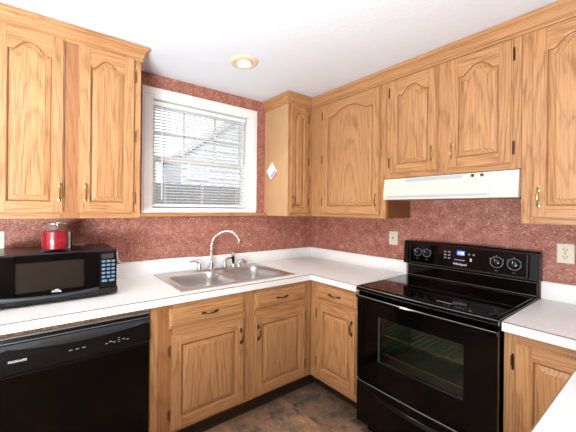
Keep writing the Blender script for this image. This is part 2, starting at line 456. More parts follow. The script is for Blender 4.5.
# ---------------------------------------------------------------- outside the window
MB().box((-9, .6, -.35), (14, 22, -.30)).build('exterior_ground', GROUND); tag(bpy.data.objects['exterior_ground'], None, None, None, 'structure')
nh = thing('neighbor_house', (4, 9, -.3), 'grey sided neighbouring house beyond the window blind', 'house')
b = MB()
b.prism([(.95, -.3), (7.05, -.3), (7.05, 2.85), (4.0, 4.98), (.95, 2.85)], 6, 7.6)
for i in range(46):
    zz = -.25 + i * .115
    t = max(0, (zz - 2.85) / 2.13)
    if t < .97: b.box((.95 + 3.05 * t + .02, 5.985, zz), (7.05 - 3.05 * t - .02, 6.0, zz + .012))
b.build('siding_wall', SIDING, nh)
b = MB()
for sgn in (-1, 1):
    ex, rx = 4 + sgn * 3.12, 4.0
    b.prism([(ex, 2.80), (rx, 4.98), (rx, 5.10), (ex, 2.90)], 5.90, 7.7)
b.build('roof', ROOFM, nh)
f_ = MB().box((1.12, 5.95, 2.22), (1.78, 5.985, 2.68), bevel=.01).build('window', WHITE, nh)
MB().box((1.18, 5.94, 2.27), (1.72, 5.951, 2.63)).build('pane', PANE2, f_)
b = MB()
for i in range(66):
    b.box((-4.2 + i * .17, 5.80, -.3), (-4.2 + i * .17 + .16, 5.83, 2.06 + .01 * (i % 2)))
for zz in (.2, 1.6): b.box((-4.2, 5.83, zz), (7.0, 5.87, zz + .09))
tag(b.build('board_fence', FENCEM), 'weathered grey board fence outside, in front of the neighbouring house', 'fence')

# ---------------------------------------------------------------- cabinet doors, drawers, pulls
LEFT = dict(u=(1, 0, 0), n=(0, -1, 0))       # faces on the window wall: u to the right, n out into the room
RIGHT = dict(u=(0, -1, 0), n=(-1, 0, 0))     # faces on the stove wall

def pull(parent, fr, origin, cu, cz, vert, m, L=.098):
    """bow pull with two pointed rosettes"""
    b = MB(origin, **fr); b.use(m)
    h = L / 2
    def P(a, nn): return (cu, nn, cz + a) if vert else (cu + a, nn, cz)
    b.tube([P(-h * .78, .002), P(-h * .74, .014), P(-h * .45, .021), P(0, .0235), P(h * .45, .021), P(h * .74, .014), P(h * .78, .002)],
           [.0038, .0036, .0034, .0052, .0034, .0036, .0038], 8)
    for sg in (-1, 1):
        c = sg * h * .80
        ou = [(-.020, 0), (-.010, .0075), (0, .0055), (.008, .008), (.015, .003), (.015, -.003), (.008, -.008), (0, -.0055), (-.010, -.0075)]
        pts = [((c + sg * a * .9), bb) for a, bb in ou]
        lp = []
        for nn, sc in ((0.0004, 1.0), (.0022, 1.0), (.0034, .7)):
            lp.append([(cu + q, nn, cz + c + (p - c) * sc) if vert else (cu + c + (p - c) * sc, nn, cz + q) for p, q in [(p, q * sc) for p, q in pts]])
        b.loops(lp, cap0=True, cap1=True)
    o = b.build('handle', None, parent); return o

def hinge(parent, fr, origin, cu, cz, m=None):
    b = MB(origin, **fr); b.use(m or HINGE)
    b.tube([(cu, .010, cz - .028), (cu, .010, cz + .028)], .0045, 8)
    b.box((cu - .010, .0004, cz - .022), (cu + .001, .003, cz + .022), bevel=.0008)
    for s_ in (-1, 1): b.lathe([(.0015, -.004), (.004, -.002), (.004, .002), (.0015, .004)], (cu, .010, cz + s_ * .031), seg=8)
    return b.build('hinge', None, parent)

def opening(x0, x1, z0, zs, rise, i, nn, N=32):
    """outline of the panel opening inset by i, at depth nn; the top edge is a cathedral arch"""
    x0, x1, z0 = x0 + i, x1 - i, z0 + i
    pts = [(x0, nn, z0), (x1, nn, z0)]
    for k in range(N + 1):
        t = k / N; uu = (t - .5) / .5
        S_ = .5 * (1 + math.cos(math.pi * min(1, abs(uu) / .84) ** 1.35))
        dz = i * (1.0 if rise == 0 else 1.12)
        pts.append((x1 + (x0 - x1) * t, nn, zs + rise * S_ - dz))
    return pts

def door(parent, fr, origin, wd, ht, rise=0.0, sw=.055, rb=.058, rt=.060, pull_at=None, hinges=None, pm=None, slope=.034, hm=None):
    """raised-panel door; origin = lower left corner on the face-frame plane"""
    o_ = Vector(origin)
    b = MB(o_, **fr); b.use(OAK)
    T = .019; e = .006; m_ = .009
    for x0, x1, z0, z1, g in ((0, sw, 0, ht, 2), (wd - sw, wd, 0, ht, 2), (sw, wd - sw, 0, rb, 0), (sw, wd - sw, ht - rt * .8, ht, 0)):   # rebated outer lip
        b.box((x0, .0045, z0), (x1, m_ + .0005, z1), grain=g)
    for x0, x1, z0, z1 in ((.006, sw, .006, ht - .006), (wd - sw, wd - .006, .006, ht - .006), (sw, wd - sw, .006, rb), (sw, wd - sw, ht - rt * .8, ht - .006)):
        b.box((x0, .0006, z0), (x1, .0046, z1))
    zs = ht - rt - rise
    ch = .0035
    for x0, x1 in ((e, sw), (wd - sw, wd - e)):
        b.box((x0, m_, e), (x1, T, ht - e), bevel=.0014)
    b.box((sw, m_, e), (wd - sw, T - .0003, rb), grain=0, bevel=.0009)
    top = opening(sw, wd - sw, rb, zs, rise, 0, 0)[2:]
    poly = [(p[0], p[2]) for p in top] + [(sw, ht - e), (wd - sw, ht - e)]
    n = len(top)
    # top rail as a strip of quads between the arch and the upper edge
    lo = [(p[0], T - .0003, p[2]) for p in top]; hi = [(p[0], T - .0003, ht - e) for p in top]
    b.loops([lo, hi], grain=0, closed=False, seed=Vector((0.02, .09, random.uniform(-5, 5))))
    b.loops([[(p[0], T - .0003, ht - e) for p in top], [(p[0], m_, ht - e) for p in top]], grain=0, closed=False)
    # moulded inner edge of the frame, then the raised panel
    O = lambda i, nn: opening(sw, wd - sw, rb, zs, rise, i, nn)
    b.loops([O(-.0005, T - .0003), O(.003, T - .002), O(.0050, .0120), O(.0060, .0030), O(.0100, .0015)], seed=Vector((.01, .3, random.uniform(-5, 5))))
    sd = Vector((random.uniform(-.03, .03), random.uniform(.02, .10), random.uniform(-9, 9)))
    b.loops([O(.0095, .0015), O(.0115, .0015), O(.0122, .0090), O(slope, .0150), O(slope + .0016, .0180)], cap1=True, seed=sd)
    d = b.build('door', None, parent)
    if pull_at: pull(d, fr, o_ + Vector(fr['n']) * T, pull_at[0], pull_at[1], True, pm or BRASS)
    for hu, hz in (hinges or ()): hinge(d, fr, o_, hu, hz, hm)
    return d

def drawer_front(parent, fr, origin, wd, ht, pm=None, name='drawer'):
    o_ = Vector(origin); b = MB(o_, **fr); b.use(OAK)
    def Rr(i, nn): return [(i, nn, i), (wd - i, nn, i), (wd - i, nn, ht - i), (i, nn, ht - i)]
    b.loops([Rr(.005, .0006), Rr(.005, .0045), Rr(0, .0048), Rr(0, .009), Rr(.003, .0110), Rr(.015, .0145), Rr(.0165, .0190), Rr(.0185, .0205)], grain=0, cap0=True, cap1=True)
    d = b.build(name, None, parent)
    pull(d, fr, o_ + Vector(fr['n']) * .019, wd / 2, ht / 2, False, pm or BRONZE, L=.105)
    return d

def frame_pieces(b, w_, z0, z1, stiles, rails, d0, d1, m_st=None):
    """face frame in local coordinates: stiles [(u0,u1)], rails [(u0,u1,z0,z1)]"""
    for s_ in stiles:
        b.use(s_[2] if len(s_) > 2 else OAK); b.box((s_[0], d0, z0), (s_[1], d1, z1), bevel=.001)
    b.use(OAK)
    for u0, u1, a, c in rails: b.box((u0, d0, a), (u1, d1, c), grain=0, bevel=.001)

UB, UT, UD = 1.340, 2.330, .325      # wall cabinets: bottom, top, face depth

# --- wall cabinet left of the window (two cathedral doors)
c = thing('wall_cabinet', (-2.18, -.16, UB), 'oak wall cabinet with two arched doors above the microwave', 'kitchen cabinet')
b = MB((0, 0, 0), **LEFT); b.use(OAK)
x0, x1 = -2.56, -1.797
b.box((x0, .0006, UB), (x1, UD - .02, UT))
frame_pieces(b, 0, UB, UT, [(x0, -2.485), (-2.205, -2.118, OAKD), (-1.848, x1)], [(-2.485, -2.205, UB, UB + .04), (-2.118, -1.848, UB, UB + .04), (-2.485, -2.205, UT - .06, UT), (-2.118, -1.848, UT - .06, UT)], UD - .02, UD)
b.box((-2.485, UD - .021, UB + .03), (-1.848, UD - .006, UT - .05))
b.build('body', None, c)
door(c, LEFT, (-2.484, -UD, 1.368), .291, .930, .050, sw=.050, pull_at=(.272, .115), hinges=[(-.004, .12), (-.004, .81)])
door(c, LEFT, (-2.127, -UD, 1.368), .292, .930, .050, hm=HINGB, pull_at=(.035, .118), hinges=[(.296, .09), (.296, .46), (.296, .82)])

# --- corner wall cabinet right of the window
c = thing('wall_cabinet', (-.466, -.16, UB), 'narrow oak corner wall cabinet beside the window, pale end panel with a card', 'kitchen cabinet')
b = MB((0, 0, 0), **LEFT); b.use(OAK)
b.box((-.604, .0006, UB), (-.3265, UD - .02, UT))
frame_pieces(b, 0, UB, UT, [(-.604, -.575), (-.395, -.3265)], [(-.575, -.395, UB, UB + .035), (-.575, -.395, UT - .06, UT)], UD - .02, UD)
b.box((-.575, UD - .021, UB + .03), (-.395, UD - .006, UT - .05))
b.build('body', None, c)
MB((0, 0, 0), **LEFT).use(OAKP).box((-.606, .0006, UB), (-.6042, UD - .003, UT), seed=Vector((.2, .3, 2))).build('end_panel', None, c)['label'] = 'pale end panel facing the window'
door(c, LEFT, (-.590, -UD, 1.366), .208, .925, .045, sw=.052, slope=.030, pull_at=(.022, .10), hinges=[(.213, .10), (.213, .45), (.213, .82)])

# --- wall cabinets on the stove wall
def right_cab(y0, y1, z0, label, stiles, doors, bottom=.035):
    c = thing('wall_cabinet', (-.16, -(y0 + y1) / 2, z0), label, 'kitchen cabinet')
    b = MB((0, 0, 0), **RIGHT); b.use(OAK)
    b.box((y0, .0006, z0), (y1, UD - .02, UT))
    rails = []
    for (a, a2), (bb, b2) in zip(stiles[:-1], stiles[1:]):
        rails += [(a2, bb, z0, z0 + bottom), (a2, bb, UT - .06, UT)]
    frame_pieces(b, 0, z0, UT, stiles, rails, UD - .02, UD)
    b.box((stiles[0][1], UD - .021, z0 + .02), (stiles[-1][0], UD - .006, UT - .05))
    b.build('body', None, c)
    for (a, bb, zz0, zz1, rise, px, hs) in doors:
        door(c, RIGHT, (-UD, -a, zz0), bb - a, zz1 - zz0, rise, pull_at=(px, .105) if px else None, hinges=hs)
    return c
c = right_cab(.0, 1.0455, UB, 'oak wall cabinet with one wide arched door in the room corner', [(.0, .472), (.990, 1.0455)],
          [(.458, 1.004, 1.366, 2.285, .055, .520, [(-.004, .10), (-.004, .46), (-.004, .83)])])
MB((0, 0, 0), **RIGHT).use(PANEL_BROWN).box((1.0457, .002, UB + .002), (1.0475, UD - .022, 1.468)).build('end_panel', None, c)['label'] = 'dark brown side panel below the hood'
right_cab(1.0485, 1.790, 1.618, 'short oak wall cabinet with two arched doors above the range hood', [(1.0485, 1.090), (1.380, 1.460), (1.745, 1.790)],
          [(1.077, 1.394, 1.646, 2.285, .050, .285, [(-.004, .08), (-.004, .56)]), (1.448, 1.757, 1.646, 2.285, .050, .028, [(.313, .08), (.313, .56)])])
right_cab(1.7915, 2.55, UB, 'tall oak wall cabinet right of the range hood, above the duplex outlet', [(1.7915, 1.845), (2.125, 2.205), (2.49, 2.55)],
          [(1.832, 2.138, 1.368, 2.285, .050, .030, [(.310, .10), (.310, .8)]), (2.19, 2.50, 1.368, 2.285, .050, None, [])])

# --- crown mouldings on top of the wall cabinets
CP = [(-.004, 2.290), (.006, 2.290), (.008, 2.294), (.008, 2.302), (.004, 2.305), (.010, 2.310), (.013, 2.322), (.016, 2.336), (.024, 2.346), (.028, 2.348), (.028, 2.352), (.034, 2.354), (.036, 2.360), (.036, 2.3735), (-.004, 2.3735)]
def crown(name, path, label):
    """path: list of (corner, outward mitre vector) in plan"""
    b = MB().use(OAK)
    lps = [[(p[0] + d[0] * a, p[1] + d[1] * a, zz) for a, zz in CP] for p, d in path]
    for k in range(len(lps) - 1):
        b.loops([lps[k], lps[k + 1]], grain=0 if abs(path[k][0][0] - path[k + 1][0][0]) > .1 else 1, cap0=True, cap1=True)
    tag(b.build(name), label, 'crown moulding')
g_ = UD + .0195 - .0175
crown('crown_moulding', [((-2.60, -g_), (0, -1)), ((-1.795, -g_), (1, -1)), ((-1.795, -.0006), (1, 0))], 'oak crown moulding on the cabinet left of the window')
crown('crown_moulding', [((-.608, -.0006), (-1, 0)), ((-.608, -g_), (-1, -1)), ((-g_, -g_), (-1, -1)), ((-g_, -2.60), (-1, 0))],
      'long oak crown moulding running round the corner to the stove wall')

# --- little card on the end panel of the corner cabinet
b = MB((-.607, -.112, 1.732), u=(0, -.766, .643), n=(-1, 0, 0), z=(0, .643, .766))
b.use(PAPER).box((-.054, 0, -.060), (.054, .0025, .060)); b.use(PINKP).box((-.054, .0025, -.060), (.054, .0029, -.046)); b.use(BLUEP).box((-.036, .0025, -.036), (.036, .0029, -.018))
k = thing('notice_card', (-.607, -.112, 1.67), 'small white printed card hung askew on the cabinet end panel', 'card')
b.build('card', None, k)
MB((-.607, -.112, 1.732)).tube([(-.001, .0, .052), (-.001, .014, .078), (-.001, -.004, .090), (-.001, -.012, .064)], .0012, 6).build('loop', CORD, k)

# ---------------------------------------------------------------- base cabinets
BT = .871; FB = .145; BD = .61
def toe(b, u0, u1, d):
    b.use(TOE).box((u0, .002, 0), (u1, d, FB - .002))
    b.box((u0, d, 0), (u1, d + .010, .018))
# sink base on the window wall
c = thing('base_cabinet', (-1.2, -.3, 0), 'oak sink base cabinet with two drawer fronts and two doors under the sink', 'kitchen cabinet')
b = MB((0, 0, 0), **LEFT); b.use(OAK)
x0, x1 = -1.815, -.612
for a, bb in ((x0, x0 + .018), (x1 - .002, x1)): b.box((a, .022, FB), (bb, BD - .02, BT))
b.box((x0, .022, FB), (x1, BD - .02, FB + .02)); b.box((x0, .004, FB), (x1, .022, .70))
frame_pieces(b, 0, FB, BT, [(x0, -1.772), (-1.7715, -1.690, OAKD), (-1.232, -1.125), (-.695, x1)],
    [(u0, u1, z0, z1) for u0, u1 in ((-1.690, -1.232), (-1.125, -.695)) for z0, z1 in ((FB, FB + .035), (.68, .745), (.83, BT))], BD - .02, BD)
b.box((-1.690, BD - .021, FB + .03), (-.695, BD - .007, .835))
b.build('body', None, c)
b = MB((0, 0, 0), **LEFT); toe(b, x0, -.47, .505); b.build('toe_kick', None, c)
door(c, LEFT, (-1.702, -BD, .163), .478, .535, 0, sw=.058, rb=.060, rt=.060, pull_at=(.452, .428), hinges=[(-.005, .09), (-.005, .445)], pm=BRONZE, hm=HINGB)
door(c, LEFT, (-1.138, -BD, .163), .456, .530, 0, sw=.058, rb=.060, rt=.060, pull_at=(.024, .420), hinges=[(.461, .09), (.461, .445)], pm=BRONZE, hm=HINGB)
drawer_front(c, LEFT, (-1.714, -BD, .733), .494, .110)
drawer_front(c, LEFT, (-1.142, -BD, .735), .466, .108)

# base between corner and stove
c = thing('base_cabinet', (-.3, -.83, 0), 'narrow oak base cabinet with one drawer between corner and stove', 'kitchen cabinet')
b = MB((0, 0, 0), **RIGHT); b.use(OAK)
b.box((.6125, .022, FB), (1.034, BD - .02, .70)); b.box((1.016, .022, .70), (1.034, BD - .02, BT))
frame_pieces(b, 0, FB, BT, [(.6115, .690), (1.012, 1.034)], [(.690, 1.012, FB, FB + .045), (.690, 1.012, .715, .76), (.690, 1.012, .84, BT)], BD - .02, BD)
b.box((.690, BD - .021, FB + .03), (1.012, BD - .007, .845))
b.build('body', None, c)
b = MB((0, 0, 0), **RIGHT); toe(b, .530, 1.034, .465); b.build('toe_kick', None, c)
door(c, RIGHT, (-BD, -.682, .190), .346, .535, 0, sw=.055, rb=.058, rt=.058, pull_at=(.318, .430), hinges=[(-.005, .09), (-.005, .445)], pm=BRONZE, hm=HINGB)
drawer_front(c, RIGHT, (-BD, -.678, .748), .350, .103)

# base right of the stove
c = thing('base_cabinet', (-.3, -2.1, 0), 'oak base cabinet right of the stove, single door without a drawer', 'kitchen cabinet')
b = MB((0, 0, 0), **RIGHT); b.use(OAK)
b.box((1.808, .022, FB), (2.42, BD - .02, BT))
frame_pieces(b, 0, FB, BT, [(1.808, 1.865), (2.36, 2.42)], [(1.865, 2.36, FB, FB + .045), (1.865, 2.36, .82, BT)], BD - .02, BD)
b.box((1.865, BD - .021, FB + .03), (2.36, BD - .007, .83))
b.build('body', None, c)
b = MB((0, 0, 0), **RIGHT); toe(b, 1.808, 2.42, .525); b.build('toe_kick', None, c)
door(c, RIGHT, (-BD, -1.848, .185), .53, .650, 0, sw=.060, rb=.060, rt=.056, hinges=[(-.006, .10), (-.006, .56)], slope=.036)

# ---------------------------------------------------------------- countertops
CT, CB, CD = .914, .872, .635
SX0, SX1, SY0, SY1 = -1.618, -.752, -.572, -.042     # sink rim
k = thing('countertop', (-1.5, -.32, CB), 'white laminate L-shaped countertop holding the sink and microwave', 'countertop')
b = MB().use(COUNTER)
b.box((-2.78, -CD, CB), (SX0 + .02, -.003, CT)); b.box((SX1 - .02, -CD, CB), (-.003, -.003, CT))
b.box((SX0 + .02, -CD, CB), (SX1 - .02, SY0 + .02, CT)); b.box((SX0 + .02, SY1 - .02, CB), (SX1 - .02, -.003, CT))
b.box((-CD, -1.0345, CB), (-.003, -CD, CT))
b.use(SEAM); b.box((-2.78, -CD - .0004, CT - .0038), (-CD, -CD + .002, CT + .0003)); b.box((-CD - .0004, -1.0345, CT - .0038), (-CD + .002, -CD, CT + .0003))
b.build('slab', None, k)
b = MB().use(COUNTER); b.box((-2.78, -.022, CT), (-.003, -.003, CT + .100), bevel=.003); b.box((-.022, -1.0345, CT), (-.003, -.022, CT + .100), bevel=.003)
b.build('backsplash', None, k)
MB().use(WHITE).tube([(-1.70, -.026, 1.020), (-1.55, -.016, 1.021), (-1.30, -.012, 1.0165)], .0035, 6).tube([(-1.862, -.008, 1.10), (-1.858, -.008, 1.04), (-1.835, -.010, 1.019), (-1.70, -.010, 1.0165)], .004, 6).build('caulk_bead', None, k)
MB().use(CHIP).box((-2.44, -CD + .014, .853), (-1.8155, -.10, CB)).build('particleboard_strip', None, k)['label'] = 'rough brown particleboard edge under the counter'
k = thing('countertop', (-.5, -2.2, CB), 'white laminate countertop right of the stove with a peninsula leg', 'countertop')
b = MB().use(COUNTER)
b.box((-CD, -2.085, CB), (-.003, -1.806, CT)); b.box((-1.72, -2.74, CB), (-.003, -2.085, CT))
b.use(SEAM); b.box((-CD - .0004, -2.085, CT - .0038), (-CD + .002, -1.806, CT + .0003)); b.box((-1.72, -2.085 - .002, CT - .0038), (-CD, -2.085 + .0004, CT + .0003))
b.build('slab', None, k)
MB().use(COUNTER).box((-.022, -2.74, CT), (-.003, -1.806, CT + .100), bevel=.003).build('backsplash', None, k)
MB().use(OAK).box((-1.66, -2.62, 0), (-.62, -2.58, CB)).build('support_panel', None, k)

# ---------------------------------------------------------------- sink and tap
k = thing('kitchen_sink', ((SX0 + SX1) / 2, (SY0 + SY1) / 2, CT), 'stainless steel double bowl sink set into the white counter', 'sink')
ZR = CT + .005
def sink_half(b, X0, X1, bx0, bx1, by0, by1):
    r = .075; seg = 8
    inner = rrect(bx0, bx1, by0, by1, r, seg)
    cx, cy = (bx0 + bx1) / 2, (by0 + by1) / 2
    outer = []
    n = len(inner)
    corners = [(X1, SY1), (X0, SY1), (X0, SY0), (X1, SY0)]
    for i, (x, y) in enumerate(inner):
        q, kk = divmod(i, seg + 1); cxn, cyn = corners[q]; t = kk / seg
        # slide from one edge of the corner to the other
        ex = [(cxn, y if False else None)]
        a0 = {0: (cxn, inner[q * (seg + 1)][1]), 1: (inner[q * (seg + 1)][0], cyn), 2: (cxn, inner[q * (seg + 1)][1]), 3: (inner[q * (seg + 1)][0], cyn)}[q]
        a1 = {0: (inner[q * (seg + 1) + seg][0], cyn), 1: (cxn, inner[q * (seg + 1) + seg][1]), 2: (inner[q * (seg + 1) + seg][0], cyn), 3: (cxn, inner[q * (seg + 1) + seg][1])}[q]
        if t <= .5: s_ = t / .5; p = (a0[0] + (cxn - a0[0]) * s_, a0[1] + (cyn - a0[1]) * s_)
        else: s_ = (t - .5) / .5; p = (cxn + (a1[0] - cxn) * s_, cyn + (a1[1] - cyn) * s_)
        outer.append(p)
    def L(sc_in, zz): return [(x, y, zz) for x, y in rrect(bx0 + sc_in, bx1 - sc_in, by0 + sc_in, by1 - sc_in, max(.02, r - sc_in * .6), seg)]
    lps = [[(x, y, ZR) for x, y in outer], L(-.006, ZR), L(0, ZR - .002), L(.005, ZR - .010), L(.010, ZR - .06), L(.018, ZR - .14), L(.035, ZR - .165), L(.07, ZR - .172)]
    b.loops(lps, cap1=True, smooth=True)
xm = -1.172
b = MB().use(STEEL); sink_half(b, SX0, xm, -1.568, -1.202, -.530, -.135); b.build('left_bowl', None, k)
b = MB().use(STEEL); sink_half(b, xm, SX1, -1.142, -.800, -.530, -.135); b.build('right_bowl', None, k)
b = MB().use(STEEL)
b.prism([(SX0 - .006, SY0 - .006), (SX1 + .006, SY0 - .006), (SX1 + .006, SY0 + .004), (SX0 - .006, SY0 + .004)], CT + .0003, ZR + .0012, axis=2)
b.prism([(SX0 - .006, SY1 - .004), (SX1 + .006, SY1 - .004), (SX1 + .006, SY1 + .006), (SX0 - .006, SY1 + .006)], CT + .0003, ZR + .0012, axis=2)
b.prism([(SX0 - .006, SY0), (SX0 + .004, SY0), (SX0 + .004, SY1), (SX0 - .006, SY1)], CT + .0003, ZR + .0012, axis=2)
b.prism([(SX1 - .004, SY0), (SX1 + .006, SY0), (SX1 + .006, SY1), (SX1 - .004, SY1)], CT + .0003, ZR + .0012, axis=2)
b.build('rim', None, k)
for cx in (-1.385, -.971):
    MB().use(CHROME).lathe([(.045, ZR - .170), (.043, ZR - .1685), (.030, ZR - .1705), (.028, ZR - .1712)], (cx, -.33, 0)).build('drain', None, k)

k = thing('kitchen_faucet', (-1.188, -.088, ZR), 'chrome gooseneck faucet with two lever handles behind the sink', 'faucet')
b = MB().use(CHROME); b.prism(rrect(-1.335, -1.04, -.112, -.064, .022), ZR + .0006, ZR + .010, axis=2); b.build('base_plate', None, k)
b = MB().use(CHROME)
b.lathe([(.024, ZR + .010), (.022, ZR + .03), (.014, ZR + .05), (.0135, ZR + .07)], (-1.188, -.088, 0), cap0=False)
pts = [(-1.188, -.088, ZR + .05), (-1.190, -.088, 1.06), (-1.189, -.090, 1.12), (-1.174, -.100, 1.168), (-1.148, -.120, 1.200), (-1.118, -.146, 1.220), (-1.086, -.172, 1.224), (-1.059, -.200, 1.212), (-1.038, -.225, 1.185), (-1.026, -.240, 1.145)]
b.tube(pts, [.0098] * 9 + [.0095], 12); b.lathe([(.0135, 1.140), (.0135, 1.160), (.011, 1.165)], (-1.0265, -.2405, 0), seg=12)
b.build('spout', None, k)
for hx, tip in ((-1.290, (-.072, .012)), (-1.068, (.070, .008))):
    b = MB().use(CHROME)
    b.lathe([(.022, ZR + .010), (.020, ZR + .026), (.015, ZR + .034), (.014, ZR + .052), (.010, ZR + .060)], (hx, -.088, 0), cap0=False, seg=16)
    b.tube([(hx, -.088, ZR + .050), (hx + tip[0] * .15, -.088, ZR + .066), (hx + tip[0] * .5, -.086 + tip[1], ZR + .074), (hx + tip[0], -.086 + tip[1], ZR + .074)], [.0085, .008, .007, .0065], 10)
    b.build('handle', None, k)
k = thing('side_sprayer', (-.985, -.088, ZR), 'upright sink sprayer with dark grip standing right of the faucet', 'sprayer')
MB().use(CHROME).lathe([(.021, ZR + .0006), (.019, ZR + .012), (.013, ZR + .022), (.012, ZR + .030)], (-.985, -.088, 0), seg=16).build('holder', None, k)
b = MB().use(BLACKP).tube([(-.985, -.088, ZR + .028), (-.987, -.089, ZR + .06), (-.993, -.094, ZR + .095)], [.010, .012, .013], 10)
b.use(CHROME).tube([(-.993, -.094, ZR + .094), (-.997, -.098, ZR + .108), (-1.000, -.106, ZR + .116)], [.0135, .0145, .010], 10)
b.build('wand', None, k)
k = thing('sink_fitting', (-.925, -.10, ZR), 'squat chrome fitting with a curved head right of the sink sprayer', 'sink fitting')
b = MB().use(CHROME).lathe([(.024, ZR + .0006), (.024, ZR + .010), (.018, ZR + .020)], (-.935, -.092, 0), seg=16)
b.build('base', None, k)
b = MB().use(CHROME).tube([(-.945, -.090, ZR + .020), (-.930, -.094, ZR + .040), (-.900, -.103, ZR + .043), (-.875, -.110, ZR + .026)], [.014, .018, .018, .013], 12)
b.build('head', None, k)

# ---------------------------------------------------------------- dishwasher
k = thing('dishwasher', (-2.125, -.3, 0), 'black built-in dishwasher under the counter left of the sink cabinet', 'dishwasher')
DX0, DX1 = -2.43, -1.8225
b = MB().use(BLACKP); b.box((DX0 + .004, -.585, .10), (DX1 - .002, -.03, .848)); b.box((DX0 + .01, -.54, .002), (DX1 - .01, -.06, .10)); b.build('body', None, k)
b = MB().use(BLACK); b.box((DX0, -.632, .12), (DX1, -.586, .690), bevel=.004); b.build('door', None, k)
b = MB().use(BLACKP)
# control panel: profile with a rounded top and a ledge
prof = [(-.586, .695), (-.634, .695), (-.638, .705), (-.636, .765), (-.634, .800), (-.622, .818), (-.628, .826), (-.626, .842), (-.616, .850), (-.586, .850)]
b.prism(prof, DX0, DX1, axis=0)
cp = b.build('control_panel', None, k)
b = MB().use(EDGE); b.box((DX0 + .002, -.6295, .8255), (DX1 - .002, -.6265, .8285)); b.box((DX0, -.6285, .846), (DX1, -.616, .8515)); b.build('trim_line', None, cp)
# scooped hand hold: a crescent below the top ledge
b = MB().use(SLATEP); lo, hi = [], []
for i in range(25):
    t = i / 24; x = DX0 + .02 + t * (DX1 - DX0 - .04)
    sag = .024 * math.sin(math.pi * t) ** .8
    lo.append((x, -.6385, .806 - sag)); hi.append((x, -.6345, .806 - sag * .35 + .002))
b.loops([lo, hi], closed=False); b.loops([[(p[0], p[1] + .004, p[2] - .001) for p in lo], lo], closed=False)
b.build('handle', None, cp)
b = MB().use(SLOT); b.box((-2.29, -.6372, .797), (-2.03, -.634, .812), bevel=.003); b.build('pocket', None, cp)
text('logo', 'FRIGIDAIRE', .0125, (-2.402, -.6385, .747), (1, 0, 0), (0, -1, 0), SILVER, cp, bold=.0004)
def dw_button(x0, x1, z0, z1): MB().use(DIM).box((x0, -.639, z0), (x1, -.637, z1)).build('button', None, cp)
for i in range(3): dw_button(-2.185 + i * .026, -2.171 + i * .026, .7445, .7485)
for i, dx in enumerate((0, .018, .034, .078, .096)): dw_button(-2.035 + dx, -2.023 + dx, .738 + .006 * (i % 2), .742 + .006 * (i % 2))
for z_ in (.735, .745, .755): dw_button(-1.978, -1.968, z_, z_ + .002)

# ---------------------------------------------------------------- microwave and the things on it
MX0, MX1, MY, MZ0, MZ1 = -2.475, -1.940, -.42, .924, 1.168
k = thing('microwave_oven', ((MX0 + MX1) / 2, -.25, CT), 'black countertop microwave oven on the left end of the counter', 'microwave')
b = MB().use(BLACKP); b.box((MX0, MY + .02, MZ0), (MX1, -.045, MZ1), bevel=.006, seg=2)
b.build('housing', None, k)
for fx in (MX0 + .05, MX1 - .05):
    for fy in (MY + .11, -.09): MB().use(BLACKP).lathe([(.014, CT + .0006), (.016, MZ0 + .001)], (fx, fy, 0), seg=12).build('foot', None, k)
PX = -2.031
def bow(x):   # the lower lip of the front swells outwards
    t = (x - MX0) / (MX1 - MX0); return MY - .008 * math.sin(math.pi * t)
b = MB().use(BLACKP)
N = 20; lps = []
for i in range(N + 1):
    x = MX0 + (MX1 - MX0) * i / N
    lps.append([(x, MY + .021, MZ0), (x, MY + .004, MZ0 + .002), (x, bow(x) - .002, MZ0 + .012), (x, bow(x) - .004, MZ0 + .026), (x, bow(x), MZ0 + .036), (x, MY + .004, MZ0 + .040), (x, MY + .021, MZ0 + .040)])
b.loops(lps, cap0=True, cap1=True); b.build('lower_lip', None, k)
b = MB().use(GREYP); lps = []
for i in range(N + 1):
    x = MX0 + .022 + (PX - MX0 - .026) * i / N; s_ = .010 * (1 - (2 * i / N - 1) ** 2)
    lps.append([(x, bow(x) - .0045, MZ0 + .034 - s_), (x, bow(x) - .0046, MZ0 + .046 - s_), (x, bow(x) + .003, MZ0 + .048 - s_), (x, bow(x) + .003, MZ0 + .034 - s_)])
b.loops(lps, cap0=True, cap1=True); b.build('chrome_arc', None, k)['label'] = 'grey curved strip along the lower edge of the door'
d = MB().use(BLACKG)
dx0, dx1, dz0, dz1 = MX0 + .018, PX - .002, MZ0 + .041, MZ1 - .004
d.box((dx0, MY, dz0), (-2.392, MY + .02, dz1), bevel=.002); d.box((-2.104, MY, dz0), (dx1, MY + .02, dz1), bevel=.002)
d.box((-2.392, MY, dz0), (-2.104, MY + .02, .983)); d.box((-2.392, MY, 1.128), (-2.104, MY + .02, dz1))
d = d.build('door', None, k)
MB().use(BLACKP).box((MX0, MY + .001, MZ0 + .041), (MX0 + .017, MY + .02, MZ1 - .004), bevel=.002).build('side_trim', None, k)
MB().use(MWGLASS).box((-2.392, MY + .002, .983), (-2.104, MY + .004, 1.128)).build('window', None, d)
MB().use(mat('microwave_mesh', (120, 104, 94), .5)).box((-2.392, MY + .012, .983), (-2.104, MY + .0155, 1.128)).build('screen', None, d)  # screen colour lightened to stand in for the room's reflection on the glass
text('logo', 'RIVAL', .0135, (-2.224, MY - .0125, .974), (1, 0, 0), (0, -1, 0), SILVER, d, align='CENTER', bold=.0005, sx=1.15)
MB().use(SILVER).box((-2.232, MY - .0125, .985), (-2.216, MY - .012, .9885)).build('logo_crest', None, d)
cp = MB().use(BLACKP).box((PX, MY, MZ0 + .041), (MX1 - .004, MY + .02, MZ1 - .004), bevel=.002).build('control_panel', None, k)
MB().use(SLOT).box((PX + .012, MY - .0006, 1.122), (MX1 - .02, MY + .001, 1.148)).build('display', None, cp)
